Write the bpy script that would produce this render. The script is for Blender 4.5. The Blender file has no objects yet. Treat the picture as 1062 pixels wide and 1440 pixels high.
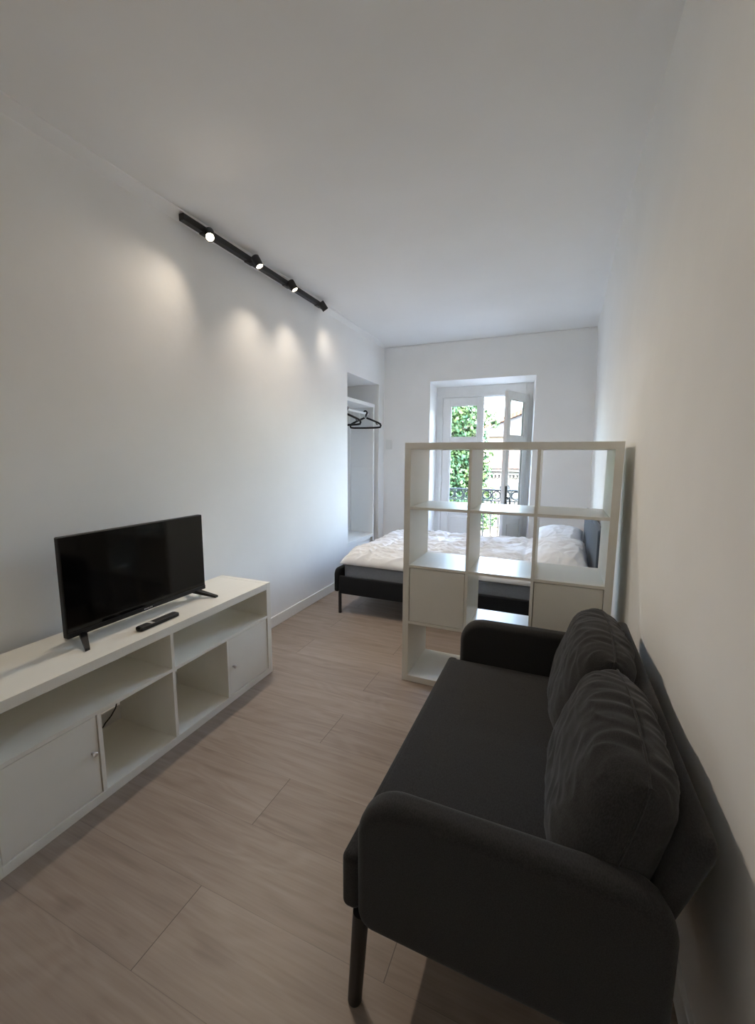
import bpy, bmesh, math, random
from mathutils import Vector, Matrix, noise
random.seed(7)
S = bpy.context.scene
COL = S.collection
PI = math.pi

# ------------------------------------------------------------------ helpers
def obj(name, bm, mat, parent=None, smooth=False, auto=None):
    me = bpy.data.meshes.new(name)
    bmesh.ops.recalc_face_normals(bm, faces=bm.faces[:])
    bm.to_mesh(me); bm.free()
    for p in me.polygons:
        p.use_smooth = smooth
    if auto is not None:
        for p in me.polygons: p.use_smooth = True
        me.set_sharp_from_angle(angle=math.radians(auto))
    for m in (mat if isinstance(mat, (list, tuple)) else [mat]):
        me.materials.append(m)
    o = bpy.data.objects.new(name, me)
    COL.objects.link(o)
    if parent is not None:
        o.parent = parent
    return o

def tag(o, label=None, cat=None, group=None, kind=None):
    if label: o['label'] = label
    if cat: o['category'] = cat
    if group: o['group'] = group
    if kind: o['kind'] = kind
    return o

def thing(name, label, cat, loc=(0, 0, 0), rz=0.0, group=None):
    o = bpy.data.objects.new(name, None)
    o.empty_display_size = 0.1
    COL.objects.link(o)
    o.location = loc; o.rotation_euler = (0, 0, rz)
    return tag(o, label, cat, group)

def struct(o):
    o['kind'] = 'structure'; return o

def add_box(bm, x0, x1, y0, y1, z0, z1, bev=0.0, seg=2):
    b = bmesh.new()
    bmesh.ops.create_cube(b, size=1.0)
    for v in b.verts:
        v.co = Vector(((x0+x1)/2 + v.co.x*(x1-x0), (y0+y1)/2 + v.co.y*(y1-y0), (z0+z1)/2 + v.co.z*(z1-z0)))
    if bev > 0:
        bmesh.ops.bevel(b, geom=b.edges[:], offset=bev, segments=seg, profile=0.5, affect='EDGES')
    merge(bm, b)

def merge(bm, b, M=None):
    vm = {}
    for v in b.verts:
        vm[v] = bm.verts.new(M @ v.co if M else v.co)
    for f in b.faces:
        try: bm.faces.new([vm[v] for v in f.verts])
        except ValueError: pass
    b.free()

def boxo(name, mat, parent, x0, x1, y0, y1, z0, z1, bev=0.0012, seg=2):
    bm = bmesh.new(); add_box(bm, x0, x1, y0, y1, z0, z1, bev, seg)
    return obj(name, bm, mat, parent)

def add_tube(bm, pts, r, n=10, closed=False, cap=True):
    pts = [Vector(p) for p in pts]
    rr = r if isinstance(r, (list, tuple)) else [r]*len(pts)
    rings = []
    N = len(pts)
    up = None
    for i, p in enumerate(pts):
        a = pts[(i-1) % N] if (i > 0 or closed) else p
        b = pts[(i+1) % N] if (i < N-1 or closed) else p
        t = (b-a).normalized()
        if up is None:
            up = Vector((0, 0, 1)) if abs(t.z) < 0.9 else Vector((1, 0, 0))
        s = t.cross(up).normalized(); up = s.cross(t).normalized()
        rings.append([bm.verts.new(p + s*math.cos(2*PI*k/n)*rr[i] + up*math.sin(2*PI*k/n)*rr[i]) for k in range(n)])
    M = N if closed else N-1
    for i in range(M):
        A, B = rings[i], rings[(i+1) % N]
        for k in range(n):
            bm.faces.new([A[k], A[(k+1) % n], B[(k+1) % n], B[k]])
    if cap and not closed:
        bm.faces.new(rings[0][::-1]); bm.faces.new(rings[-1])

def rrect(x0, x1, z0, z1, rad, n=8):
    bl, br, tr, tl = rad
    out = []
    for cx, cz, r, a0 in ((x0+bl, z0+bl, bl, PI), (x1-br, z0+br, br, 1.5*PI), (x1-tr, z1-tr, tr, 0), (x0+tl, z1-tl, tl, PI/2)):
        for k in range(n+1):
            a = a0 + PI/2*k/n
            out.append((cx + r*math.cos(a), cz + r*math.sin(a)))
    return out

def add_slab(bm, x0, x1, z0, z1, rad, t0, t1, e, fn, n=8, es=5):
    """rounded-rectangle profile extruded t0..t1 with rounded rim e; fn(p, q, t) -> 3D"""
    layers = []
    for k in range(es+1):
        a = PI/2*k/es
        layers.append((e*(1-math.sin(a)), t0 + e*(1-math.cos(a))))
    for k in range(es+1):
        a = PI/2*(1-k/es)
        layers.append((e*(1-math.sin(a)), t1 - e*(1-math.cos(a))))
    rings = []
    for d, t in layers:
        rad2 = [max(r-d, 0.0005) for r in rad]
        rings.append([bm.verts.new(fn(p, q, t)) for p, q in rrect(x0+d, x1-d, z0+d, z1-d, rad2, n)])
    m = len(rings[0])
    for A, B in zip(rings, rings[1:]):
        for k in range(m):
            bm.faces.new([A[k], A[(k+1) % m], B[(k+1) % m], B[k]])
    bm.faces.new(rings[0][::-1]); bm.faces.new(rings[-1])

def add_lathe(bm, prof, n, M):
    rings = []
    for r, z in prof:
        rings.append([bm.verts.new(M @ Vector((r*math.cos(2*PI*k/n), r*math.sin(2*PI*k/n), z))) for k in range(n)])
    for A, B in zip(rings, rings[1:]):
        for k in range(n):
            bm.faces.new([A[k], A[(k+1) % n], B[(k+1) % n], B[k]])
    bm.faces.new(rings[0][::-1]); bm.faces.new(rings[-1])

def nz(x, y, z=0.0):
    return noise.noise(Vector((x, y, z)))

# ------------------------------------------------------------------ materials
def mat(name, col, rough=0.5, spec=0.5, metal=0.0, sheen=0.0):
    m = bpy.data.materials.new(name); m.use_nodes = True
    b = m.node_tree.nodes['Principled BSDF']
    b.inputs['Base Color'].default_value = (*col, 1)
    b.inputs['Roughness'].default_value = rough
    b.inputs['Specular IOR Level'].default_value = spec
    b.inputs['Metallic'].default_value = metal
    if sheen:
        b.inputs['Sheen Weight'].default_value = sheen
        b.inputs['Sheen Roughness'].default_value = 0.5
    return m

def nodes(m):
    return m.node_tree.nodes, m.node_tree.links, m.node_tree.nodes['Principled BSDF']

def add_noise_col(m, c0, c1, scale, detail=3, vec_scale=(1, 1, 1), lo=0.35, hi=0.65, bump=0.0, bscale=None, bdist=0.002):
    N, L, b = nodes(m)
    tc = N.new('ShaderNodeTexCoord'); mp = N.new('ShaderNodeMapping')
    mp.inputs['Scale'].default_value = vec_scale
    L.new(tc.outputs['Object'], mp.inputs['Vector'])
    t = N.new('ShaderNodeTexNoise'); t.inputs['Scale'].default_value = scale; t.inputs['Detail'].default_value = detail
    L.new(mp.outputs['Vector'], t.inputs['Vector'])
    r = N.new('ShaderNodeValToRGB')
    r.color_ramp.elements[0].position = lo; r.color_ramp.elements[0].color = (*c0, 1)
    r.color_ramp.elements[1].position = hi; r.color_ramp.elements[1].color = (*c1, 1)
    L.new(t.outputs['Fac'], r.inputs['Fac']); L.new(r.outputs['Color'], b.inputs['Base Color'])
    if bump:
        t2 = N.new('ShaderNodeTexNoise'); t2.inputs['Scale'].default_value = bscale or scale; t2.inputs['Detail'].default_value = 4
        L.new(mp.outputs['Vector'], t2.inputs['Vector'])
        bp = N.new('ShaderNodeBump'); bp.inputs['Strength'].default_value = bump; bp.inputs['Distance'].default_value = bdist
        L.new(t2.outputs['Fac'], bp.inputs['Height']); L.new(bp.outputs['Normal'], b.inputs['Normal'])
    return m

WALL = add_noise_col(mat('wall_paint', (.8, .79, .77), .9, .2), (.84, .835, .82), (.87, .865, .85), 2.2, 5, bump=0.25, bscale=9, bdist=0.006)
CEIL = add_noise_col(mat('ceiling_paint', (.8, .8, .79), .9, .2), (.84, .84, .835), (.87, .87, .865), 1.5, 4, bump=0.3, bscale=5, bdist=0.008)
TRIM = mat('white_trim_paint', (.82, .82, .81), .4, .5)
DOORW = add_noise_col(mat('painted_door_wood', (.8, .8, .79), .4, .5), (.78, .78, .77), (.82, .82, .81), 6)
FOIL = add_noise_col(mat('white_foil_board', (.76, .755, .71), .3, .5), (.80, .785, .72), (.82, .805, .74), 14, vec_scale=(1, .15, 1))
FOILG = add_noise_col(mat('white_foil_door', (.74, .73, .69), .42, .4), (.78, .765, .70), (.795, .78, .715), 10)
BLACKM = mat('black_metal', (.012, .012, .013), .45, .5)
BLACKP = mat('black_plastic', (.006, .006, .0065), .42, .3)
SCREEN = mat('dark_screen_glass', (.002, .002, .0022), .08, .28)
CHROME = mat('satin_metal_knob', (.75, .74, .72), .28, .5, 1.0)
GREYLBL = mat('grey_print', (.45, .45, .46), .5)
SOFA = mat('dark_grey_woven_fabric', (.022, .022, .023), .95, .15, sheen=.12)
add_noise_col(SOFA, (.021, .0205, .0205), (.033, .033, .034), 420, 2, (1, .35, 1), bump=.35, bscale=500, bdist=.001)
BEDF = add_noise_col(mat('navy_black_bed_fabric', (.016, .018, .024), .95, .15, sheen=.1), (.008, .009, .011), (.013, .015, .018), 300, 2)
HEADF = add_noise_col(mat('slate_blue_headboard_fabric', (.04, .05, .07), .95, .15, sheen=.2), (.035, .045, .06), (.055, .068, .09), 300, 2)
MATT = add_noise_col(mat('grey_mattress_fabric', (.12, .13, .16), .95, .15), (.17, .18, .20), (.215, .225, .25), 200, 2)
LINEN = add_noise_col(mat('white_cotton', (.82, .82, .82), .9, .15), (.77, .79, .825), (.80, .82, .855), 12, bump=.2, bscale=55, bdist=.003)
PLASTERW = mat('white_plastic', (.78, .78, .76), .4, .5)

def glass_mat():
    m = bpy.data.materials.new('window_glass'); m.use_nodes = True
    N, L = m.node_tree.nodes, m.node_tree.links
    N.remove(N['Principled BSDF'])
    tr = N.new('ShaderNodeBsdfTransparent'); tr.inputs['Color'].default_value = (.93, .96, .95, 1)
    gl = N.new('ShaderNodeBsdfGlossy'); gl.inputs['Roughness'].default_value = .02
    lw = N.new('ShaderNodeLayerWeight'); lw.inputs['Blend'].default_value = .5
    pw = N.new('ShaderNodeMath'); pw.operation = 'POWER'; pw.inputs[1].default_value = 5.0
    ma = N.new('ShaderNodeMath'); ma.operation = 'MULTIPLY_ADD'; ma.inputs[1].default_value = .9; ma.inputs[2].default_value = .035
    L.new(lw.outputs['Facing'], pw.inputs[0]); L.new(pw.outputs[0], ma.inputs[0])
    mx = N.new('ShaderNodeMixShader')
    L.new(ma.outputs[0], mx.inputs['Fac']); L.new(tr.outputs[0], mx.inputs[1]); L.new(gl.outputs[0], mx.inputs[2])
    L.new(mx.outputs[0], N['Material Output'].inputs['Surface'])
    return m
GLASS = glass_mat()

def emit_mat(name, col, s):
    m = bpy.data.materials.new(name); m.use_nodes = True
    N, L = m.node_tree.nodes, m.node_tree.links
    N.remove(N['Principled BSDF'])
    e = N.new('ShaderNodeEmission'); e.inputs['Color'].default_value = (*col, 1); e.inputs['Strength'].default_value = s
    L.new(e.outputs[0], N['Material Output'].inputs['Surface'])
    return m
LENS = emit_mat('warm_lamp_lens', (1.0, .84, .62), 14)

def floor_mat():
    m = mat('oak_laminate_planks', (.4, .33, .27), .42, .4)
    N, L, b = nodes(m)
    def M(op, a, c=None, d=None):
        n = N.new('ShaderNodeMath'); n.operation = op
        for i, v in enumerate((a, c, d)):
            if v is None: continue
            if isinstance(v, (int, float)): n.inputs[i].default_value = v
            else: L.new(v, n.inputs[i])
        return n.outputs[0]
    tc = N.new('ShaderNodeTexCoord'); sp = N.new('ShaderNodeSeparateXYZ'); L.new(tc.outputs['Object'], sp.inputs[0])
    x, y = sp.outputs[0], sp.outputs[1]
    W, LEN = .2475, 1.28
    yr = M('DIVIDE', M('ADD', y, 1.455), W)
    row = M('FLOOR', yr); fy = M('SUBTRACT', yr, row)
    par = M('ABSOLUTE', M('MODULO', row, 2.0))
    xs = M('DIVIDE', M('ADD', M('ADD', x, .165), M('MULTIPLY', M('SUBTRACT', 1.0, par), LEN*.5)), LEN)
    cx = M('FLOOR', xs); fx = M('SUBTRACT', xs, cx)
    pid = M('ADD', M('MULTIPLY', row, 7.13), M('MULTIPLY', cx, 3.71))
    # grain coordinates, shifted plank by plank
    cmb = N.new('ShaderNodeCombineXYZ')
    L.new(M('ADD', M('MULTIPLY', x, 1.0), M('MULTIPLY', pid, 2.3)), cmb.inputs[0])
    L.new(M('ADD', y, pid), cmb.inputs[1]); L.new(pid, cmb.inputs[2])
    def noi(sc, det, vs, dist=0.0):
        mp = N.new('ShaderNodeMapping'); mp.inputs['Scale'].default_value = vs
        L.new(cmb.outputs[0], mp.inputs['Vector'])
        t = N.new('ShaderNodeTexNoise'); t.inputs['Scale'].default_value = sc; t.inputs['Detail'].default_value = det
        t.inputs['Distortion'].default_value = dist
        L.new(mp.outputs[0], t.inputs['Vector']); return t.outputs['Fac']
    fine = noi(1.0, 5, (6, 130, 1))
    mid = noi(1.0, 4, (1.6, 26, 1), .4)
    big = noi(1.0, 2, (1.1, 5.5, 1), .5)
    rings = M('MULTIPLY_ADD', M('SINE', M('MULTIPLY', big, 70.0)), .5, .5)
    knots = noi(1.0, 2, (3.0, 9.0, 1))
    wn = N.new('ShaderNodeTexWhiteNoise'); wn.noise_dimensions = '1D'; L.new(pid, wn.inputs['W'])
    g = M('ADD', M('MULTIPLY', fine, .30), M('ADD', M('MULTIPLY', mid, .50), M('ADD', M('MULTIPLY', rings, .085), M('MULTIPLY', wn.outputs['Value'], .10))))
    rp = N.new('ShaderNodeValToRGB'); cr = rp.color_ramp
    cr.elements[0].position = .30; cr.elements[0].color = (.205, .157, .125, 1)
    cr.elements[1].position = .68; cr.elements[1].color = (.315, .254, .211, 1)
    e = cr.elements.new(.48); e.color = (.262, .205, .167, 1)
    L.new(g, rp.inputs['Fac'])
    kr = N.new('ShaderNodeValToRGB'); kr.color_ramp.elements[0].position = .66; kr.color_ramp.elements[0].color = (1, 1, 1, 1)
    kr.color_ramp.elements[1].position = .78; kr.color_ramp.elements[1].color = (.72, .68, .65, 1)
    L.new(knots, kr.inputs['Fac'])
    mk = N.new('ShaderNodeMixRGB'); mk.blend_type = 'MULTIPLY'; mk.inputs[0].default_value = 1
    L.new(rp.outputs[0], mk.inputs[1]); L.new(kr.outputs[0], mk.inputs[2])
    # seams
    dy = M('MULTIPLY', M('MINIMUM', fy, M('SUBTRACT', 1.0, fy)), W)
    dx = M('MULTIPLY', M('MINIMUM', fx, M('SUBTRACT', 1.0, fx)), LEN)
    sy = M('MULTIPLY', M('LESS_THAN', dy, .0009), .32)
    sx = M('MULTIPLY', M('LESS_THAN', dx, .0013), .75)
    seam = M('MAXIMUM', sy, sx)
    ms = N.new('ShaderNodeMixRGB'); L.new(seam, ms.inputs[0]); L.new(mk.outputs[0], ms.inputs[1])
    ms.inputs[2].default_value = (.05, .036, .028, 1)
    L.new(ms.outputs[0], b.inputs['Base Color'])
    bp = N.new('ShaderNodeBump'); bp.inputs['Strength'].default_value = .12; bp.inputs['Distance'].default_value = .001
    L.new(fine, bp.inputs['Height']); L.new(bp.outputs[0], b.inputs['Normal'])
    return m
FLOORM = floor_mat()

# ------------------------------------------------------------------ room shell
XL = -1.235; YB = 2.69; ZC = 2.73; YF = -2.72
def xr(y, z):                       # right wall leans and rolls gently into the ceiling
    x = 1.188 - 0.0215*z
    if z > 2.45:
        t = (z-2.45)/(ZC-2.45)
        x -= (.016 + .022*max(0, min(1, (2.2-y)/1.2)))*t*t
    return x

bm = bmesh.new(); add_box(bm, -2.0, 1.9, YF-.2, 3.1, -.12, 0)
struct(obj('floor', bm, FLOORM))

bm = bmesh.new()                    # left wall with the wardrobe niche cut in it
NY0, NY1, NZ, NX = 1.676, 2.520, 2.245, -1.76
add_box(bm, -1.95, XL, YF-.2, NY0, 0, 2.95)
add_box(bm, -1.95, XL, NY1, YB, 0, 2.95)
add_box(bm, -1.95, XL, NY0, NY1, NZ, 2.95)
add_box(bm, -1.95, NX, NY0, NY1, 0, NZ)
struct(obj('wall_left', bm, WALL))

bm = bmesh.new()                    # right wall: leaning plaster surface with thickness
ny, nzz = 60, 30
G = [[bm.verts.new((xr(YF+(YB+.0-YF)*i/ny, (ZC+.03)*j/nzz) + .0025*nz(i*.35, j*.25), YF+(YB-YF)*i/ny, (ZC+.03)*j/nzz)) for j in range(nzz+1)] for i in range(ny+1)]
B = [[bm.verts.new((1.45, YF+(YB-YF)*i/ny, (ZC+.03)*j/nzz)) for j in range(nzz+1)] for i in range(ny+1)]
for i in range(ny):
    for j in range(nzz):
        bm.faces.new([G[i][j], G[i+1][j], G[i+1][j+1], G[i][j+1]])
        bm.faces.new([B[i][j], B[i][j+1], B[i+1][j+1], B[i+1][j]])
for i in range(ny):
    bm.faces.new([G[i][0], B[i][0], B[i+1][0], G[i+1][0]]); bm.faces.new([G[i][nzz], G[i+1][nzz], B[i+1][nzz], B[i][nzz]])
for j in range(nzz):
    bm.faces.new([G[0][j], G[0][j+1], B[0][j+1], B[0][j]]); bm.faces.new([G[ny][j], B[ny][j], B[ny][j+1], G[ny][j+1]])
struct(obj('wall_right', bm, WALL, auto=40))

OX0, OX1, OZ = -.637, .555, 2.272     # door opening in the window wall
bm = bmesh.new()
add_box(bm, -3.5, OX0, YB, 3.1, -6, 5)
add_box(bm, OX1, 3.5, YB, 3.1, -6, 5)
add_box(bm, OX0, OX1, YB, 3.1, OZ, 5)
add_box(bm, OX0, OX1, YB, 3.1, -6, -.01)
for prof, ax in ((((OX1+.01, YB+.004), (OX1+.01, 2.957), (.520, 2.957), (OX1, YB+.0005)), 'z'), (((OX0-.01, YB+.004), (OX0, YB+.0005), (-.624, 2.957), (OX0-.01, 2.957)), 'z'),
                 (((YB+.0005, OZ), (2.957, 2.236), (2.957, OZ+.01), (YB+.004, OZ+.01)), 'x')):
    r0 = [bm.verts.new((p, q, 0) if ax == 'z' else (OX0, p, q)) for p, q in prof]
    r1 = [bm.verts.new((p, q, OZ) if ax == 'z' else (OX1, p, q)) for p, q in prof]
    for k in range(4): bm.faces.new([r0[k], r0[(k+1) % 4], r1[(k+1) % 4], r1[k]])
    bm.faces.new(r0); bm.faces.new(r1)
struct(obj('wall_back', bm, WALL))
bm = bmesh.new(); add_box(bm, -1.95, 1.45, YF-.4, YF, -.1, 2.95)  # unseen end wall, set close behind the camera to bounce spotlight onto front faces
struct(obj('wall_front', bm, WALL))

bm = bmesh.new()                    # slightly vaulted ceiling
nx2, ny2 = 40, 80
def cz(x, y):
    z = ZC + .0
    d = YB - y
    if d < .5: z -= .022*(1-d/.5)**2
    if d > .8: z += .012*math.sin(min(1, (d-.8)/2.5)*PI)
    z += .004*nz(x*1.3, y*.9, 3)
    return z
T = [[bm.verts.new((-1.3+2.75*i/nx2, YF+(YB-YF)*j/ny2, cz(-1.3+2.75*i/nx2, YF+(YB-YF)*j/ny2))) for j in range(ny2+1)] for i in range(nx2+1)]
U = [[bm.verts.new((-1.3+2.75*i/nx2, YF+(YB-YF)*j/ny2, 3.0)) for j in (0, ny2)] for i in (0, nx2)]
for i in range(nx2):
    for j in range(ny2):
        bm.faces.new([T[i][j], T[i][j+1], T[i+1][j+1], T[i+1][j]])
bm.faces.new([U[0][0], U[1][0], U[1][1], U[0][1]])
bm.faces.new([T[0][0]] + [T[i][0] for i in range(1, nx2+1)] + [U[1][0], U[0][0]])
bm.faces.new([T[0][ny2]] + [T[i][ny2] for i in range(1, nx2+1)] + [U[1][1], U[0][1]])
bm.faces.new([T[0][j] for j in range(ny2+1)] + [U[0][1], U[0][0]])
bm.faces.new([T[nx2][j] for j in range(ny2+1)] + [U[1][1], U[1][0]])
struct(obj('ceiling', bm, CEIL, auto=40))

# cornice strip between left wall and ceiling
bm = bmesh.new()
pr = [(XL-.01, 2.688), (XL+.004, 2.688), (XL+.008, 2.694), (XL+.070, 2.724), (XL+.074, 2.745), (XL-.01, 2.745)]
A = [bm.verts.new((p[0], YF, p[1])) for p in pr]; Bv = [bm.verts.new((p[0]-.02, YB, p[1])) for p in pr]
for k in range(len(pr)):
    bm.faces.new([A[k], A[(k+1) % len(pr)], Bv[(k+1) % len(pr)], Bv[k]])
bm.faces.new(A[::-1]); bm.faces.new(Bv)
struct(obj('trim_1', bm, CEIL))
bm = bmesh.new(); add_box(bm, XL, 1.14, YB-.010, YB+.002, 2.694, 2.704, .002)
struct(obj('trim_2', bm, CEIL))

def baseboard(name, x0, x1, y0, y1):
    bm = bmesh.new(); add_box(bm, x0, x1, y0, y1, 0, .088, .004)
    return struct(obj(name, bm, TRIM))
baseboard('baseboard_left', XL, XL+.012, YF, NY0)
bb = boxo('baseboard_back', TRIM, None, XL+.012, OX0, YB-.012, YB, 0, .088, .004); struct(bb)
bb = boxo('baseboard_right', TRIM, None, 1.174, 1.19, YF, YB-.012, 0, .088, .004); struct(bb)

# ------------------------------------------------------------------ balcony door (setting)
door = bpy.data.objects.new('door_1', None); COL.objects.link(door); struct(door)
door.location = (0, 0, 0)
DY0, DY1 = 2.925, 2.985
FX0, FX1, FZ = -.530, .442, 2.096
boxo('door_frame', DOORW, door, OX0-.0, FX0, 2.955, 3.03, 0, OZ, .004)
boxo('door_frame', DOORW, door, FX1, OX1, 2.955, 3.03, 0, OZ, .004)
boxo('door_frame', DOORW, door, FX0, FX1, 2.955, 3.03, FZ, OZ, .004)
bm = bmesh.new()
add_box(bm, FX0-.035, FX0-.012, 2.938, 2.956, 0, FZ+.03, .004); add_box(bm, FX1+.012, FX1+.035, 2.938, 2.956, 0, FZ+.03, .004)
add_box(bm, FX0-.012, FX1+.012, 2.938, 2.956, FZ+.01, FZ+.03, .004)
obj('frame_moulding', bm, DOORW, door)
boxo('threshold', DOORW, door, FX0, FX1, 2.95, 3.05, 0, .03, .004)

def leaf(name, loc, rz, w, hinge_left, handle):
    """leaf in local coords: x from 0 (hinge) to +-w, y thickness 0..-.042, z"""
    e = bpy.data.objects.new(name, None); COL.objects.link(e); e.parent = door
    e.location = loc; e.rotation_euler = (0, 0, rz)
    s = 1 if hinge_left else -1
    def bx(bm, a, b, z0, z1, y0=-.042, y1=0, bev=.003):
        add_box(bm, min(s*a, s*b), max(s*a, s*b), y0, y1, z0, z1, bev)
    st = .085; st2 = .055 if hinge_left else .075
    bm = bmesh.new()
    bx(bm, 0, st, .035, 2.097); bx(bm, w-st2, w, .035, 2.097)
    bx(bm, st, w-st2, 2.012, 2.097); bx(bm, st, w-st2, 1.53, 1.615); bx(bm, st, w-st2, .655, .75); bx(bm, st, w-st2, .035, .17)
    f = obj('leaf_frame', bm, DOORW, e)
    bm = bmesh.new(); bx(bm, st, w-st2, .17, .655, -.028, -.014, .001)
    bx(bm, st+.035, w-st2-.035, .205, .62, -.036, -.006, .006)
    obj('panel', bm, DOORW, e)
    for z0, z1 in ((1.615, 2.012), (.75, 1.53)):
        bm = bmesh.new(); bx(bm, st, w-st2, z0, z1, -.024, -.020, 0)
        obj('window_pane', bm, GLASS, e)
        bm = bmesh.new()
        for q in (-.034, -.014):
            bx(bm, st, st+.012, z0, z1, q, q+.004, .0005); bx(bm, w-st2-.012, w-st2, z0, z1, q, q+.004, .0005)
            bx(bm, st+.012, w-st2-.012, z0, z0+.012, q, q+.004, .0005); bx(bm, st+.012, w-st2-.012, z1-.012, z1, q, q+.004, .0005)
        obj('glazing_bead', bm, DOORW, e)
    for hz in (.3, 1.05, 1.78):
        bm = bmesh.new(); add_tube(bm, [(s*-.006, -.046, hz), (s*-.006, -.046, hz+.09)], .008, 10)
        obj('hinge', bm, DOORW, e)
    if handle:
        bm = bmesh.new(); bx(bm, w-.055, w-.02, .86, 1.06, -.048, -.042, .002); obj('lock_plate', bm, BLACKM, e)
        bm = bmesh.new(); add_tube(bm, [(s*(w-.037), -.046, .93), (s*(w-.037), -.085, .93), (s*(w-.040), -.092, .925), (s*(w-.045), -.094, .86), (s*(w-.045), -.092, .82)], .009, 10)
        obj('lever_handle', bm, BLACKM, e)
        bm = bmesh.new(); bx(bm, w-.002, w+.004, .04, 2.07, -.030, -.014, .001)
        obj('lock_bar', bm, DOORW, e)
        bm = bmesh.new(); add_tube(bm, [(s*(w-.02), -.02, 2.083), (s*(w-.02), -.02, 2.11)], .009, 10); obj('bolt', bm, TRIM, e)
    else:
        bm = bmesh.new(); bx(bm, w-.018, w+.022, .035, 2.097, -.056, -.042, .003)
        obj('meeting_strip', bm, DOORW, e)
    return e
leaf('door_leaf', (FX0, 2.985, 0), 0, .478, True, False)
leaf('door_leaf', (FX1, 2.955, 0), math.radians(67), .482, False, True)

# light switch by the corner
t = thing('light_switch', 'white square light switch on the window wall beside the left corner', 'light switch', (-1.165, YB, 1.53))
boxo('switch_plate', PLASTERW, t, -.04, .04, -.010, 0, -.06, .06, .003)
boxo('rocker', PLASTERW, t, -.022, .022, -.015, -.009, -.032, .032, .002)

# ------------------------------------------------------------------ wardrobe frame in the niche
t = thing('open_wardrobe', 'white open wardrobe frame with clothes rail built into the wall niche', 'wardrobe', (-1.27, 1.70, 0))
boxo('side_panel', TRIM, t, -.40, -.012, .735, .752, 0, 1.965, .001)
boxo('side_panel', TRIM, t, -.40, -.012, -.012, .005, 0, 1.965, .001)
boxo('front_post', TRIM, t, -.012, .004, .722, .752, 0, 1.968, .0015)
boxo('back_post', TRIM, t, -.335, -.31, .722, .735, .425, 1.965, .0015)
boxo('cross_batten', TRIM, t, -.31, -.012, .726, .735, 1.205, 1.235, .0015)
boxo('top_shelf', TRIM, t, -.40, .006, -.012, .760, 1.966, 2.006, .002)
boxo('bottom_shelf', TRIM, t, -.40, .006, .005, .735, .382, .424, .002)
boxo('plinth_board', TRIM, t, -.052, -.036, .005, .735, 0, .382, .001)
rx, rzz = -.062, 1.889
bm = bmesh.new(); add_box(bm, rx-.007, rx+.007, .005, .735, rzz-.012, rzz+.012, .003); r = obj('clothes_rail', bm, TRIM, t)
for k in range(4):
    yy = .17+.15*k
    bm = bmesh.new()
    add_tube(bm, [(rx, yy, rzz-.010), (rx, yy, rzz-.05), (rx+.006, yy, rzz-.062), (rx+.016, yy, rzz-.058), (rx+.018, yy, rzz-.045)], .004, 8)
    obj('rail_hook', bm, TRIM, r)

def hanger(loc, rz, label):
    t = thing('clothes_hanger', label, 'hanger', loc, rz, 'black clothes hangers in the niche')
    bm = bmesh.new()
    W = .188
    pts = [(0, 0, -.012)]
    pts = [(-.012, 0, -.055), (-.09, 0, -.085), (-.155, 0, -.112), (-W, 0, -.130), (-W-.008, 0, -.150), (-W, 0, -.168), (-.15, 0, -.172), (0, 0, -.174), (.15, 0, -.172), (W, 0, -.168), (W+.008, 0, -.150), (W, 0, -.130), (.155, 0, -.112), (.09, 0, -.085), (.012, 0, -.055)]
    add_tube(bm, pts, .0115, 10, closed=True)
    for s in (-1, 1):
        add_tube(bm, [(s*.135, 0, -.108), (s*.138, 0, -.125), (s*.148, 0, -.136), (s*.158, 0, -.130)], .006, 8)
    add_tube(bm, [(0, 0, -.035), (0, 0, -.066)], .014, 12)
    body = obj('shoulder_bar', bm, BLACKP, t, smooth=True)
    bm = bmesh.new()
    hp = [(0, 0, -.045)]
    for k in range(9):
        a = math.radians(-60 + 30*k*1.05)
        hp.append((.022*math.cos(a), 0, .004 + .022*math.sin(a)))
    add_tube(bm, hp, .0105, 10)
    obj('hook', bm, BLACKP, t, smooth=True)
    return t
hanger((-1.332, 2.335, 1.892), math.radians(4), 'black plastic clothes hanger at the window end of the niche rail')
hanger((-1.332, 1.83, 1.892), math.radians(-10), 'black plastic clothes hanger half hidden behind the niche edge')

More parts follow.
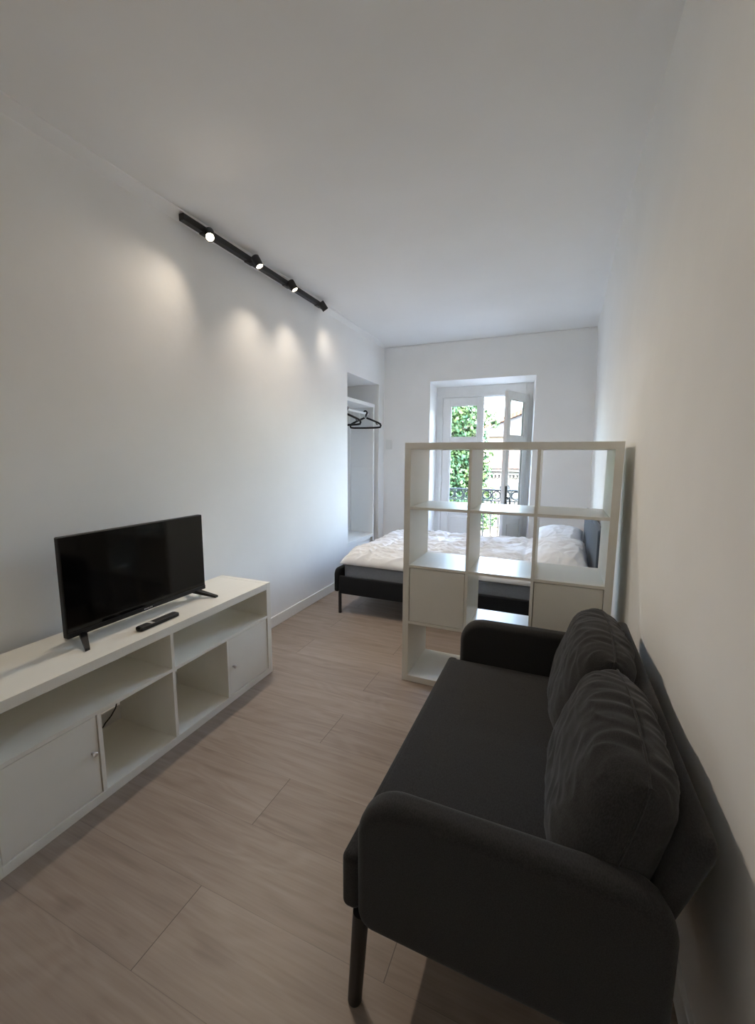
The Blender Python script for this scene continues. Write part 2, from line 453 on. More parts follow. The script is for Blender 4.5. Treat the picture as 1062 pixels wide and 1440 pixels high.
# ------------------------------------------------------------------ spotlight track
TRX = -1.178
t = thing('track_light', 'black ceiling track with four spotlights along the left cornice', 'track light', (TRX, -.44, 2.70))
boxo('track', BLACKM, t, -.018, .018, 0, 1.56, -.022, .014, .002)
heads = [((.030, .175, -.012), (.56, -.52, -.78), .95), ((.052, .560, .0), (.46, .06, -.84), .95),
         ((.040, .985, .0), (.47, .14, -.84), .95), ((.032, 1.45, .0), (.36, .52, -.75), .28)]
for (b, d, k) in heads:
    d = Vector(d).normalized()
    b = Vector(b)
    q = d.to_track_quat('Z', 'Y').to_matrix().to_4x4()
    M = Matrix.Translation(b) @ q
    bm = bmesh.new()
    add_lathe(bm, [(.024, -.006), (.0275, -.003), (.0275, .066), (.0265, .068), (.0235, .068), (.0225, .060)], 28, M)
    h = obj('spotlight', bm, BLACKM, t, auto=30)
    bm = bmesh.new(); add_box(bm, -.014, .014, b.y-.035, b.y+.035, -.030, -.020, .002); obj('adapter', bm, BLACKM, h)
    bm = bmesh.new(); add_tube(bm, [(0, b.y, -.024), (b.x*.6, b.y, -.018), b + d*.02], .007, 10); obj('swivel_arm', bm, BLACKM, h)
    bm = bmesh.new()
    add_lathe(bm, [(.0222, .0612), (.0222, .0625), (.018, .0655), (.010, .067)], 24, M)
    ln = obj('lens', bm, LENS, h, smooth=True); ln['label'] = 'glowing warm white lens'
    ld = bpy.data.lights.new('spot_beam', 'SPOT'); ld.energy = 55*k; ld.color = (1.0, .86, .69)
    ld.spot_size = math.radians(126); ld.spot_blend = 1.0; ld.shadow_soft_size = .02
    lo = bpy.data.objects.new('spot_beam', ld); COL.objects.link(lo); lo.parent = h
    lo.matrix_local = Matrix.Translation(b + d*.072) @ (-d).to_track_quat('Z', 'Y').to_matrix().to_4x4()

# ------------------------------------------------------------------ TV bench
def knob(parent, x, y, z, nrm='x'):
    M = Matrix.Translation((x, y, z)) @ Matrix.Rotation(PI/2, 4, 'Y')
    bm = bmesh.new(); add_lathe(bm, [(.006, 0), (.0055, .006), (.008, .011), (.0095, .016), (.009, .020), (.005, .022)], 20, M)
    return obj('knob', bm, CHROME, parent, smooth=True)

BL = 1.490; k_ = 1.019
t = thing('tv_bench', 'long low white storage bench carrying the television along the left wall', 'tv bench', (-.799, -.243, 0), .012)
def Y(u): return -u*k_
D0 = -.388
boxo('side_panel', FOIL, t, D0, 0, Y(.038), Y(0), 0, .598, .0015)
boxo('side_panel', FOIL, t, D0, 0, Y(1.464), Y(1.426), 0, .598, .0015)
boxo('top_panel', FOIL, t, D0, 0, Y(1.426)+.0004, Y(.038)-.0004, .558, .5975, .001)
boxo('bottom_panel', FOIL, t, D0, 0, Y(1.426), Y(.038), 0, .038, .001)
boxo('middle_shelf', FOIL, t, D0, -.001, Y(1.426), Y(.038), .373, .389, .0008)
boxo('upper_divider', FOIL, t, D0, -.001, Y(.740), Y(.724), .389, .558, .0008)
for u in (.373, .724, 1.075):
    boxo('divider', FOIL, t, D0, -.001, Y(u+.016), Y(u), .038, .373, .0008)
d1 = boxo('cabinet_door', FOILG, t, -.021, -.004, Y(.3695), Y(.0415), .0415, .3695, .001)
knob(d1, -.003, Y(.345), .205)
d2 = boxo('cabinet_door', FOILG, t, -.021, -.004, Y(1.4225), Y(1.0945), .0415, .3695, .001)
knob(d2, -.003, Y(1.118), .226)

# ------------------------------------------------------------------ television, remote, cords
t = thing('television', 'black flat television standing on the white bench', 'television', (-.985, -.955, .598), 0)
def fT(p, q, tt): return (tt, p, q)
bm = bmesh.new(); add_slab(bm, -.368, .368, .034, .460, (.006,)*4, -.028, 0, .004, fT); obj('housing', bm, BLACKP, t, auto=40)
bm = bmesh.new(); add_slab(bm, -.25, .25, .05, .33, (.03,)*4, -.075, -.027, .015, fT); obj('rear_cover', bm, BLACKP, t, auto=40)
boxo('screen', SCREEN, t, -.002, .0012, -.3645, .3645, .058, .4565, .0005)
boxo('lower_bezel', BLACKP, t, -.002, .003, -.366, .366, .036, .056, .001)
bm = bmesh.new()
for i, wd in enumerate((.007, .006, .007, .005, .007, .006)):
    add_box(bm, .003, .0034, .004-.024+i*.008, .004-.024+i*.008+wd*.8, .0425, .0485)
obj('maker_mark', bm, GREYLBL, t)
for s in (-1, 1):
    bm = bmesh.new()
    yb = s*.300
    for tip in (.098, -.105):
        a0 = Vector((-.012, yb, .040)); a1 = Vector((tip, yb + s*.052*(1 if tip > 0 else .2), .0055))
        dd = (a1-a0)
        ring0 = []; ring1 = []
        for (oy, oz) in ((-.013, -.006), (.013, -.006), (.013, .006), (-.013, .006)):
            ring0.append(bm.verts.new(a0 + Vector((0, oy*1.25, oz*1.6)))); ring1.append(bm.verts.new(a1 + Vector((0, oy*.75, oz*.9))))
        for k in range(4):
            bm.faces.new([ring0[k], ring0[(k+1) % 4], ring1[(k+1) % 4], ring1[k]])
        bm.faces.new(ring0[::-1]); bm.faces.new(ring1)
    obj('leg', bm, BLACKP, t)

t = thing('remote_control', 'slim black remote control lying in front of the television', 'remote control', (-.872, -.990, .598), .02)
bm = bmesh.new(); add_slab(bm, -.021, .021, -.108, .108, (.012,)*4, .001, .018, .005, lambda p, q, tt: (p, q, tt)); obj('body', bm, BLACKP, t, auto=40)
RUB = mat('dark_rubber', (.016, .016, .017), .6)
boxo('keypad', RUB, t, -.017, .017, -.100, -.054, .0175, .0192, .0012)
boxo('keypad', RUB, t, -.017, .017, -.024, .098, .0175, .0192, .0012)
b_ = boxo('sticker', mat('silver_label', (.55, .55, .55), .4), t, -.016, .016, -.048, -.030, .0178, .0184, .0003)
b_['label'] = 'silver label below the buttons'

def bez(pts, n=8):
    P = [Vector(p) for p in pts]; out = []
    for i in range(len(P)-1):
        p0 = P[max(i-1, 0)]; p1 = P[i]; p2 = P[i+1]; p3 = P[min(i+2, len(P)-1)]
        for k in range(n):
            s = k/n
            out.append(.5*((2*p1) + (p2-p0)*s + (2*p0-5*p1+4*p2-p3)*s*s + (3*p1-p0-3*p2+p3)*s**3))
    out.append(P[-1]); return out
bm = bmesh.new()
add_tube(bm, bez([(-1.061, -1.03, .72), (-1.11, -1.02, .66), (-1.170, -1.0, .615), (-1.2045, -.985, .58), (-1.2045, -.985, .30), (-1.2045, -1.0, .12), (-1.2045, -1.022, .075), (-1.2045, -1.06, .045), (-1.2045, -1.14, .012), (-1.2045, -1.5, .005)]), .0034, 8)
tag(obj('power_cord', bm, BLACKP, None, smooth=True), 'black power cord hanging behind the bench and curling in its open cubby', 'cord')

# ------------------------------------------------------------------ room divider shelf
t = thing('shelf_unit', 'tall white cube shelf standing across the room between sofa and bed', 'shelf', (0, 0, 0))
DW, DH, DD = 1.113, 1.464, .39
boxo('top_panel', FOIL, t, 0, DW, 0, DD, DH-.038, DH, .0015)
boxo('bottom_panel', FOIL, t, 0, DW, 0, DD, 0, .038, .0015)
boxo('side_panel', FOIL, t, 0, .038, 0, DD, .0382, DH-.0382, .001)
boxo('side_panel', FOIL, t, DW-.038, DW, 0, DD, .0382, DH-.0382, .001)
cols = [(.038, .373), (.389, .724), (.740, 1.075)]
for u in (.373, .724):
    boxo('upright', FOIL, t, u, u+.016, .001, DD-.001, .038, DH-.038, .0008)
rows = [.373, .7245, 1.0755]
for z in rows:
    for (a, b) in cols:
        boxo('shelf', FOIL, t, a, b, .001, DD-.001, z, z+.016, .0008)
for (a, b) in (cols[0], cols[2]):
    boxo('cabinet_door', FOILG, t, a+.0035, b-.0035, .004, .022, .3925, .7210, .001)
    boxo('back_panel', FOILG, t, a+.0035, b-.0035, DD-.02, DD-.006, .3925, .7210, .001)

# ------------------------------------------------------------------ bed
t = thing('bed', 'black upholstered double bed on thin metal legs behind the white shelf', 'bed', (0, .827, 0))
bm = bmesh.new(); add_slab(bm, -.012, 1.452, .195, .405, (.02, .02, .06, .06), -.932, -.892, .014, lambda p, q, tt: (tt, p, q)); obj('footboard', bm, BEDF, t, auto=40)
bm = bmesh.new(); add_slab(bm, -.892, 1.10, .180, .338, (.01,)*4, 0, .035, .010, lambda p, q, tt: (p, tt, q)); obj('side_rail', bm, BEDF, t, auto=40)
bm = bmesh.new(); add_slab(bm, -.892, 1.10, .180, .338, (.01,)*4, 1.405, 1.44, .010, lambda p, q, tt: (p, tt, q)); obj('side_rail', bm, BEDF, t, auto=40)
bm = bmesh.new(); add_slab(bm, -.01, 1.45, .195, .893, (.02, .02, .055, .055), 1.100, 1.142, .016, lambda p, q, tt: (tt, p, q)); o = obj('headboard', bm, HEADF, t, auto=40)
o['label'] = 'slate grey padded headboard'
for x, y in ((-.885, .012), (-.885, 1.428), (1.115, .012), (1.115, 1.428)):
    boxo('leg', BLACKM, t, x-.011, x+.011, y-.011, y+.011, 0, .196, .002)
boxo('centre_leg', BLACKM, t, .135, .157, .10, .122, 0, .19, .002)
bm = bmesh.new()
for i in range(14): add_box(bm, -.85+i*.14, -.79+i*.14, .035, 1.405, .225, .236, .002)
obj('slat_base', bm, mat('birch_slats', (.5, .4, .28), .6), t)

bm = bmesh.new(); add_slab(bm, -.878, 1.085, .866, 2.228, (.07,)*4, .240, .446, .022, lambda p, q, tt: (p, q, tt), n=10)
m_ = obj('mattress', bm, MATT, None, auto=40); tag(m_, 'grey mattress lying in the black bed frame', 'mattress')
for zz in (.268, .428):
    bm = bmesh.new()
    add_tube(bm, [(p, q, zz) for p, q in rrect(-.880, 1.087, .864, 2.230, (.072,)*4, 8)], .004, 6, closed=True)
    obj('piping', bm, MATT, m_)

# duvet
def duvet():
    bm = bmesh.new()
    x0, x1, y0, y1 = -.892, 1.04, .848, 2.245
    NXD, NYD = 250, 170
    def top(i, j):
        u, v = i/NXD, j/NYD
        # grid clustered at the border
        ss = lambda w: w + .055*math.sin(2*PI*w)*-1
        u2, v2 = ss(u), ss(v)
        x = x0 + (x1-x0)*u2; y = y0 + (y1-y0)*v2
        d = min(x-x0, x1-x, y-y0, y1-y)
        dx = min(x-x0, .3); dy = min(y-y0, y1-y, .3)
        R = .13
        h = lambda q: math.sqrt(max(0.0, 1-(1-min(q/R, 1))**2))
        e = h(x-x0)*h(x1-x)*h(y-y0)*h(y1-y)
        z = .447 + .100*e
        # broad puffs + creases
        z += e*(.014*nz(x*2.1, y*2.6, 1) + .010*nz(x*4.5+3, y*5.2, 5))
        wx = x + .06*nz(x*3, y*3, 9); wy = y + .06*nz(x*3+7, y*3, 4)
        r1 = 1-abs(nz(wx*2.2+wy*1.5, wy*8.0-wx*2.5, 2)); r2 = 1-abs(nz(wx*4.0-wy*2, wy*15+wx*4, 7))
        r3 = 1-abs(nz(wx*6.0+wy*3, wy*26-wx*6, 12))
        z += e*(.026*(r1**8-.15) + .013*(r2**8-.15) + .006*(r3**8-.15))
        # stitched box seams running across the bed
        for sx in (-.62, -.205, .215, .605):
            q = (x - sx - .02*nz(y*2, sx)) / .020
            z -= e*.016*math.exp(-q*q)
        for sy in (1.28, 1.78):
            q = (y - sy - .02*nz(x*2, sy)) / .020
            z -= e*.007*math.exp(-q*q)
        # hem wobble
        k = 1-min(d/.05, 1)
        x += k*.006*nz(y*14, 2, 3)*(1 if x-x0 < .06 else 0); y += k*.006*nz(x*14, 5, 1)
        return (x, y, max(z, .4475))
    V = [[bm.verts.new(top(i, j)) for j in range(NYD+1)] for i in range(NXD+1)]
    for i in range(NXD):
        for j in range(NYD):
            bm.faces.new([V[i][j], V[i+1][j], V[i+1][j+1], V[i][j+1]])
    border = [V[i][0] for i in range(NXD)] + [V[NXD][j] for j in range(NYD)] + [V[i][NYD] for i in range(NXD, 0, -1)] + [V[0][j] for j in range(NYD, 0, -1)]
    low = []
    for v in border:
        low.append(bm.verts.new((v.co.x*.997, v.co.y + (.004 if v.co.y < 1.5 else -.004), .4465 - .004)))
    m = len(border)
    for k in range(m):
        bm.faces.new([border[k], low[k], low[(k+1) % m], border[(k+1) % m]])
    bm.faces.new(low)
    return bm
o = obj('duvet', duvet(), LINEN, None, smooth=True); tag(o, 'white crumpled quilted duvet covering the whole mattress', 'duvet')

def pillow_bm(w, h, T, p, q, wr, seed, k=.12, n=64, top_wr=0.0, flat=0.0):
    """pillow in local x (width) y (height) z (thickness)"""
    bm = bmesh.new()
    def pos(u, v, s):
        U = u*math.sqrt(1-k*v*v); Vv = v*math.sqrt(1-k*u*u)
        f = max(0.0, (1-abs(u)**p)*(1-abs(v)**p))**q
        x = U*w/2; y = Vv*h/2
        z = s*T/2*f
        x += wr*.5*nz(u*3+seed, v*3, seed); y += wr*.5*nz(u*3, v*3+seed, seed+4)
        z += f*wr*(nz(u*2.2+seed, v*2.2, s*3+seed) + .6*(1-2*abs(nz(u*5+seed*2, v*3.5+u*2, s+seed))))
        if top_wr:
            a = max(0.0, (v-.45)/.55)**1.6
            z += s*f**.5*top_wr*a*((1-abs(nz(u*6+seed+.5*nz(v*3, u*2), v*2.2+u, seed+2*s)))**5*1.6-.5 + .5*nz(u*15+seed, v*4, s+seed))
            y += top_wr*a*.8*nz(u*8+seed, v, seed+s)
        return (x, y, z)
    A = [[None]*(n+1) for _ in range(n+1)]; B = [[None]*(n+1) for _ in range(n+1)]
    cl = lambda i: math.sin((2*i/n-1)*PI/2)*.75 + (2*i/n-1)*.25
    for i in range(n+1):
        for j in range(n+1):
            u, v = cl(i), cl(j)
            A[i][j] = bm.verts.new(pos(u, v, 1))
            B[i][j] = A[i][j] if i in (0, n) or j in (0, n) else bm.verts.new(pos(u, v, -1))
    for i in range(n):
        for j in range(n):
            bm.faces.new([A[i][j], A[i+1][j], A[i+1][j+1], A[i][j+1]])
            try: bm.faces.new([B[i][j], B[i][j+1], B[i+1][j+1], B[i+1][j]])
            except ValueError: pass
    return bm

def pillow(loc, rot, label, seed):
    o = obj('pillow', pillow_bm(.66, .40, .20, 2.8, .5, .013, seed, k=-.07, n=90, top_wr=.006), LINEN, None, smooth=True)
    o.location = loc; o.rotation_euler = rot
    tag(o, label, 'pillow', 'white pillows at the head of the bed')
    return o
pillow((.872, 1.22, .602), (0, math.radians(-10), math.radians(91)), 'white pillow nearer the shelf at the head of the bed', 3.3)
pillow((.876, 1.885, .600), (0, math.radians(-10), math.radians(88)), 'white pillow on the window side of the bed head', 8.1)

# ------------------------------------------------------------------ sofa
t = thing('sofa', 'dark grey two seat sofa with thin rounded arms against the right wall', 'sofa', (0, 0, 0))
def fS(p, q, tt): return (p, tt, q)
YN, YO = -1.550, -.330          # outer faces of the arms
def arm(y0, y1):
    bm = bmesh.new(); add_slab(bm, .436, 1.070, .262, .612, (.045, .03, .085, .105), y0, y1, .028, fS, n=12, es=7)
    return obj('armrest', bm, SOFA, t, auto=60)
arm(YN, YN+.078); arm(YO-.078, YO)
# seat
def seat():
    b = bmesh.new()
    add_box(b, .388, 1.02, YN+.080, YO-.080, .270, .423, .024, 5)
    bmesh.ops.subdivide_edges(b, edges=[e for e in b.edges if e.calc_length() > .1], cuts=24, use_grid_fill=True)
    for v in b.verts:
        x, y, z = v.co
        if z > .41:
            fx = max(0, min(1, (x-.42)/.15)); fy = max(0, min(1, min(y-(YN+.10), (YO-.10)-y)/.1))
            v.co.z += .006*fx*fy*(1-math.exp(-((y+.93)/.02)**2)*.8) + .0015*nz(x*9, y*9)
    return b
b = seat()
add_slab(b, YN+.024, YO-.070, .271, .4215, (.02,)*4, .386, .434, .018, lambda p, q, tt: (tt, p, q))
obj('seat', b, SOFA, t, auto=50)
bm = bmesh.new(); add_tube(bm, [(.394, YN+.045, .4165), (.394, YO-.09, .4165)], .0024, 6); obj('seat_piping', bm, SOFA, t)
# leaning back frame
bm = bmesh.new()
def fB(p, q, tt):
    return (tt + (q-.42)*.34, p, q)
add_slab(bm, YN+.045, YO-.045, .30, .712, (.02, .02, .035, .035), .982, 1.030, .020, fB, n=8, es=6)
obj('back_frame', bm, SOFA, t, auto=60)
for x, y, sx in ((.438, YN+.034, -.018), (.438, YO-.034, -.018), (.99, YN+.034, .014), (.99, YO-.034, .014)):
    bm = bmesh.new(); add_tube(bm, [(x+sx, y, 0), (x+sx, y, .004), (x, y, .275)], [.0165, .018, .0205], 20); obj('leg', bm, BLACKM, t, auto=40)
boxo('base_frame', BLACKM, t, .46, .96, YN+.09, YO-.09, .245, .272, .004)

def back_cushion(yc, label, seed, rx, wd):
    bm = pillow_bm(wd, .385, .20, 4.5, .42, .007, seed, k=.2, n=110, top_wr=.009)
    # local x -> world -y.. ; y -> up; z -> toward the room (-x)
    th = math.radians(17)
    up = Vector((math.sin(th), 0, math.cos(th))); nrm = Vector((-math.cos(th), 0, math.sin(th))); wv = up.cross(nrm)
    R = Matrix((( wv.x, up.x, nrm.x), (wv.y, up.y, nrm.y), (wv.z, up.z, nrm.z))).to_4x4()
    R = Matrix.Rotation(rx, 4, 'X') @ R
    o = obj('back_cushion', bm, SOFA, None, smooth=True)
    o.matrix_world = Matrix.Translation((.968, yc, .603)) @ R
    tag(o, label, 'cushion', 'loose back cushions of the sofa')
    bm = bmesh.new()
    pts = []
    for k in range(80):
        a = 2*PI*k/80
        c, s_ = math.cos(a), math.sin(a)
        m_ = max(abs(c), abs(s_)); u, v = c/m_, s_/m_
        pts.append((u*math.sqrt(1-.2*v*v)*wd/2, v*math.sqrt(1-.2*u*u)*.385/2, 0.0))
    add_tube(bm, pts, .0035, 6, closed=True)
    p = obj('seam_piping', bm, SOFA, o)
    return o
back_cushion(-.690, 'dark grey back cushion on the far half of the sofa beside the white shelf', 2.2, .0, .54)
back_cushion(-1.222, 'dark grey back cushion on the near half of the sofa', 5.7, .0, .54)

# ------------------------------------------------------------------ balcony and street
IRON = mat('black_wrought_iron', (.012, .013, .013), .5, .5)
STONE = add_noise_col(mat('balcony_stone', (.42, .41, .39), .85), (.38, .37, .35), (.46, .45, .43), 9)
bm = bmesh.new(); add_box(bm, -1.4, 1.4, 3.1, 3.78, -.16, -.01, .008)
o = struct(obj('balcony_floor', bm, STONE))
t = thing('balcony_railing', 'black wrought iron balcony railing with a band of rings', 'railing', (0, 3.66, -.01))
RT = .945
boxo('top_rail', IRON, t, -1.3, 1.3, -.022, .022, RT-.022, RT, .004)
boxo('middle_rail', IRON, t, -1.3, 1.3, -.010, .010, RT-.168, RT-.152, .002)
boxo('lower_rail', IRON, t, -1.3, 1.3, -.010, .010, .075, .092, .002)
for i in range(20):
    xc = -1.235 + .13*i
    bm = bmesh.new()
    add_tube(bm, [(xc+.055*math.cos(2*PI*k/28), 0, RT-.084+.055*math.sin(2*PI*k/28)) for k in range(28)], .0095, 8, closed=True)
    obj('ring', bm, IRON, t, smooth=True)
    bm = bmesh.new()
    for s in (-1, 1):
        add_tube(bm, [(xc+.065+s*.012, 0, RT-.152), (xc+.065+s*.004, 0, RT-.084), (xc+.065+s*.012, 0, RT-.022)], .006, 6)
    obj('ring_clamp', bm, IRON, t)
for i in range(25):
    xb = -1.248 + .104*i
    bm = bmesh.new(); add_tube(bm, [(xb, 0, .0), (xb, 0, RT-.16)], .0075, 8); obj('bar', bm, IRON, t)

bm = bmesh.new(); add_box(bm, -60, 60, 3.1, 90, -6.3, -6.0)
struct(obj('street_ground', bm, add_noise_col(mat('asphalt_street', (.2, .2, .2), .9), (.09, .09, .09), (.12, .12, .115), 2)))

def roof_tile_mat(axis_scale):
    m = mat('terracotta_roof_tiles', (.42, .2, .11), .85)
    N, L, b = nodes(m)
    tc = N.new('ShaderNodeTexCoord'); mp = N.new('ShaderNodeMapping'); mp.inputs['Scale'].default_value = axis_scale
    L.new(tc.outputs['Object'], mp.inputs[0])
    w = N.new('ShaderNodeTexWave'); w.bands_direction = 'X'; w.inputs['Scale'].default_value = 1.0; w.inputs['Distortion'].default_value = .6; w.inputs['Detail'].default_value = 2; w.inputs['Detail Scale'].default_value = 3
    L.new(mp.outputs[0], w.inputs['Vector'])
    r = N.new('ShaderNodeValToRGB'); r.color_ramp.elements[0].position = .15; r.color_ramp.elements[0].color = (.035, .014, .008, 1)
    r.color_ramp.elements[1].position = .65; r.color_ramp.elements[1].color = (.105, .043, .020, 1)
    L.new(w.outputs['Fac'], r.inputs[0]); L.new(r.outputs[0], b.inputs['Base Color'])
    bp = N.new('ShaderNodeBump'); bp.inputs['Distance'].default_value = .06; L.new(w.outputs['Fac'], bp.inputs['Height']); L.new(bp.outputs[0], b.inputs['Normal'])
    return m
TILE = roof_tile_mat((1.15, 1, 1))
PALE = add_noise_col(mat('pale_stone_facade', (.15, .145, .13), .9), (.098, .095, .085), (.122, .117, .104), 1.4, 5)
PALE2 = add_noise_col(mat('cream_render', (.17, .155, .125), .9), (.12, .109, .086), (.14, .128, .10), .8, 4)
MOULD = mat('stone_moulding', (.085, .083, .076), .9)
DARKW = mat('dark_window_glass', (.03, .035, .04), .15)
CREAMF = mat('yellowish_stone_surround', (.14, .12, .075), .9)

t = thing('villa', 'pale stone villa with hipped terracotta roof across the street', 'building', (-3.15, 20, -6))
LX, DPT, EV = 11.0, 7.0, 6.78
bm = bmesh.new(); add_box(bm, 0, LX, 0, DPT, 0, EV-.35); obj('wall', bm, PALE, t)
bm = bmesh.new()
add_box(bm, -.16, LX+.16, -.16, DPT, EV-.34, EV-.18, .02); add_box(bm, -.30, LX+.30, -.32, DPT, EV-.16, EV-.02, .02)
add_box(bm, -.06, LX, -.06, 0, EV-1.50, EV-1.40, .01); add_box(bm, -.10, LX, -.10, 0, EV-1.86, EV-1.70, .02); add_box(bm, -.03, LX, -.03, 0, EV-.80, EV-.76)
for k in range(60): add_box(bm, .05+k*.18, .14+k*.18, -.2, -.05, EV-.47, EV-.35)
obj('cornice', bm, MOULD, t)
bm = bmesh.new()
ov = .4
e = [bm.verts.new(c) for c in ((-ov, -ov, EV), (LX+ov, -ov, EV), (LX+ov, DPT+ov, EV), (-ov, DPT+ov, EV), (DPT/2, DPT/2, EV+2.3), (LX-DPT/2, DPT/2, EV+2.3))]
for f in ((0, 1, 5, 4), (1, 2, 5), (2, 3, 4, 5), (3, 0, 4), (3, 2, 1, 0)): bm.faces.new([e[k] for k in f])
obj('roof', bm, TILE, t)
bm = bmesh.new()
for k in range(26): add_box(bm, 0.02, LX, -.025, 0, .2+k*.19, .36+k*.19, .02) if k < 24 else None
obj('stone_courses', bm, PALE, t)
for k in range(5):
    xw = .72 + k*2.1
    f = boxo('window', CREAMF, t, xw-.10, xw+.92, -.10, .02, 1.6, 3.75, .02)
    boxo('pane', DARKW, f, xw+.06, xw+.76, -.115, -.09, 1.75, 3.2, .01)
    boxo('lintel', MOULD, f, xw-.2, xw+1.02, -.18, 0, 3.75, 3.92, .02)
    M = Matrix.Translation((xw+.85, -.02, EV-1.05)) @ Matrix.Rotation(PI/2, 4, 'X')
    bm = bmesh.new(); add_lathe(bm, [(.34, -.02), (.36, .06), (.27, .08), (.26, .02)], 32, M); r = obj('oculus', bm, MOULD, t, auto=40)
    bm = bmesh.new(); add_lathe(bm, [(.255, .0), (.255, .025)], 32, M); obj('oculus_pane', bm, DARKW, r)

t = thing('gabled_building', 'taller cream building with a pediment rising behind the terracotta roof', 'building', (-5.1, 31, -6))
bm = bmesh.new(); add_box(bm, 0, 13, 0, 8, 0, 8.85); obj('wall', bm, PALE2, t)
bm = bmesh.new(); add_box(bm, -.3, 13.3, -.35, 8, 8.85, 9.15, .03); add_box(bm, -.15, 13.15, -.15, 8, 8.45, 8.58, .02); obj('cornice', bm, MOULD, t)
bm = bmesh.new()
g = [bm.verts.new(c) for c in ((-.1, 0, 9.15), (13.1, 0, 9.15), (6.5, 0, 11.7), (-.1, 8, 9.15), (13.1, 8, 9.15), (6.5, 8, 11.7))]
for f in ((0, 1, 2), (3, 5, 4), (0, 2, 5, 3), (1, 4, 5, 2), (0, 3, 4, 1)): bm.faces.new([g[k] for k in f])
obj('pediment', bm, mat('pale_lilac_plaster', (.105, .105, .118), .9), t)
bm = bmesh.new()
for sgn in (-1, 1):
    x0 = 6.5; a = [(x0, 11.7), (x0+sgn*7.1, 8.98), (x0+sgn*7.1, 9.30), (x0, 12.05)]
    v0 = [bm.verts.new((p, -.5, q)) for p, q in a]; v1 = [bm.verts.new((p, 8.2, q)) for p, q in a]
    for k in range(4): bm.faces.new([v0[k], v0[(k+1) % 4], v1[(k+1) % 4], v1[k]])
    bm.faces.new(v0); bm.faces.new(v1)
obj('roof', bm, TILE, t)
for k in range(6):
    w_ = boxo('window', MOULD, t, 1.05+k*2.0, 2.25+k*2.0, -.06, .02, 6.2, 8.15, .02)
    boxo('pane', DARKW, w_, 1.2+k*2.0, 1.6+k*2.0, -.09, -.05, 6.4, 8.0, .01)
    boxo('pane', DARKW, w_, 1.7+k*2.0, 2.1+k*2.0, -.09, -.05, 6.4, 8.0, .01)
w_ = boxo('window', MOULD, t, 5.9, 7.1, -.06, .02, 9.5, 10.6, .02); boxo('pane', DARKW, w_, 6.0, 7.0, -.09, -.05, 9.6, 10.5, .01)

# street tree
LEAF = mat('green_leaves', (.07, .14, .04), .6, .3)
add_noise_col(LEAF, (.014, .048, .020), (.055, .095, .024), 2.4, 4, lo=.38, hi=.66)
BARK = add_noise_col(mat('grey_bark', (.16, .13, .1), .95), (.12, .1, .08), (.2, .17, .14), 12)
def tree(loc, blobs, nleaf, size, label, seed):
    rnd = random.Random(seed)
    t = thing('street_tree', label, 'tree', loc)
    bm = bmesh.new()
    tot = sum(b[3]**2 for b in blobs)
    for (bx_, by_, bz_, br) in blobs:
        for _ in range(int(nleaf*br*br/tot)):
            d = Vector((rnd.gauss(0, 1), rnd.gauss(0, 1), rnd.gauss(0, 1))).normalized()
            rr = br*(.35+.68*rnd.random()**.6)
            c = Vector((bx_, by_, bz_)) + d*rr
            n_ = (d + Vector((rnd.gauss(0, .7), rnd.gauss(0, .7), rnd.gauss(0, .7)+.5))).normalized()
            a = n_.orthogonal().normalized(); a = Matrix.Rotation(rnd.random()*2*PI, 3, n_) @ a; b_ = n_.cross(a)
            s = size*(.6+.8*rnd.random())
            q = [c - a*s*.55, c + b_*s*.36 - a*s*.1 + n_*s*.06, c + a*s*.6, c - b_*s*.36 - a*s*.1 + n_*s*.06]
            bm.faces.new([bm.verts.new(p) for p in q])
    me_ = obj('foliage', bm, LEAF, t)
    bm = bmesh.new()
    add_tube(bm, [(0, 0, 0), (.05, .02, 2.4), (-.02, 0, 4.6), (.1, .05, 7.0)], [.26, .21, .16, .07], 12)
    for (bx_, by_, bz_, br) in blobs:
        z0 = max(3.0, bz_-1.4)
        add_tube(bm, [(0, 0, z0), (bx_*.5, by_*.5, (z0+bz_)/2+.1), (bx_*1.0, by_*1.0, bz_)], [.09, .06, .03], 8)
    obj('trunk', bm, BARK, t, smooth=True)
    return t
tree((-3.74, 12.5, -6), [(0, 0, 6.8, 1.7), (.7, .3, 7.7, 1.35), (1.15, -.2, 5.6, 1.15), (1.25, .1, 6.7, 1.0), (1.3, .2, 8.5, .95), (.7, .5, 9.3, 1.1), (-1.2, .2, 6.4, 1.6), (.3, -.4, 8.7, 1.4), (1.0, -.3, 4.6, 1.1),
      (-.8, 0, 8.3, 1.4), (-.6, .3, 4.9, 1.5), (.2, 0, 10.2, 1.2), (1.5, .6, 7.6, .9), (1.45, .3, 8.9, .75), (1.5, .2, 6.0, .9), (2.35, -.2, 8.75, .26), (2.55, 0, 8.45, .16), (2.15, .1, 5.35, .58), (2.3, .1, 6.0, .42), (2.2, .1, 6.85, .34)],
     34000, .125, 'leafy green street tree filling the left door panes', 4)

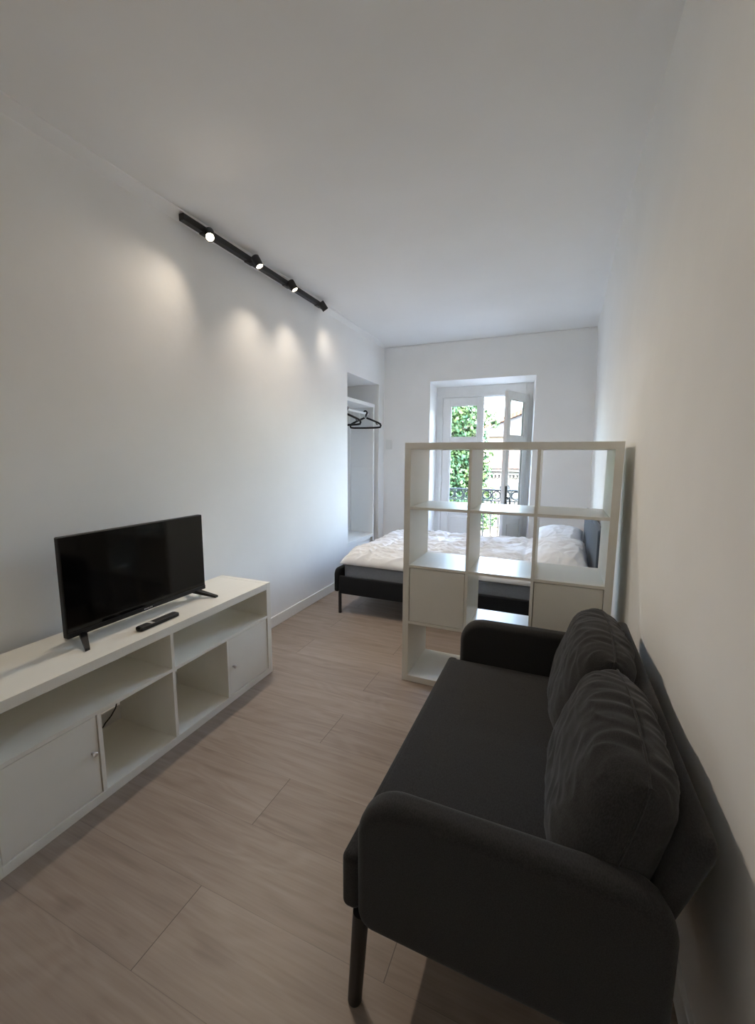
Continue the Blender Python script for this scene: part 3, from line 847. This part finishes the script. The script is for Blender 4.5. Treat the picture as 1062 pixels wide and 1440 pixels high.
# ------------------------------------------------------------------ light
w = bpy.data.worlds.new('sky'); S.world = w; w.use_nodes = True
N, L = w.node_tree.nodes, w.node_tree.links
sky = N.new('ShaderNodeTexSky'); sky.sky_type = 'NISHITA'; sky.sun_disc = False
sky.sun_elevation = math.radians(48); sky.sun_rotation = math.radians(200); sky.dust_density = 3.0; sky.air_density = 1.0; sky.ozone_density = 1.0
hs = N.new('ShaderNodeHueSaturation'); hs.inputs['Saturation'].default_value = .82
L.new(sky.outputs[0], hs.inputs['Color'])
bg = N['Background']; L.new(hs.outputs[0], bg.inputs['Color']); bg.inputs['Strength'].default_value = 9.0
sl = bpy.data.lights.new('sun', 'SUN'); sl.energy = 1.6; sl.angle = math.radians(1.0); sl.color = (1, .95, .86)
so = bpy.data.objects.new('sun', sl); COL.objects.link(so); so.location = (0, -6, 12)
so.rotation_euler = Vector((.45, 1.0, -1.25)).to_track_quat('-Z', 'Y').to_euler()

# ------------------------------------------------------------------ camera
F = 588.36; yaw, pitch, roll = -.403, .134, .006
f = Vector((math.sin(yaw)*math.cos(pitch), math.cos(yaw)*math.cos(pitch), -math.sin(pitch)))
rt = Vector((math.cos(yaw), -math.sin(yaw), 0)); up = rt.cross(f)
r2 = rt*math.cos(roll) + up*math.sin(roll); u2 = -rt*math.sin(roll) + up*math.cos(roll)
cd = bpy.data.cameras.new('camera'); cam = bpy.data.objects.new('camera', cd); COL.objects.link(cam)
cd.sensor_fit = 'VERTICAL'; cd.sensor_height = 36.0; cd.lens = F*36.0/1440.0; cd.clip_start = .02; cd.clip_end = 300
cam.matrix_world = Matrix(((r2.x, u2.x, -f.x, .82), (r2.y, u2.y, -f.y, -2.324), (r2.z, u2.z, -f.z, 1.389), (0, 0, 0, 1)))
S.camera = cam
vs = S.view_settings; vs.view_transform = 'Standard'; vs.look = 'None'; vs.gamma = 1.0; vs.use_curve_mapping = False
S.display_settings.display_device = 'sRGB'
vs.exposure = -0.06
S.cycles.use_denoising = True
S.cycles.max_bounces = 16; S.cycles.diffuse_bounces = 10; S.cycles.transparent_max_bounces = 16
S.cycles.sample_clamp_indirect = 8.0; S.cycles.caustics_reflective = False; S.cycles.caustics_refractive = False
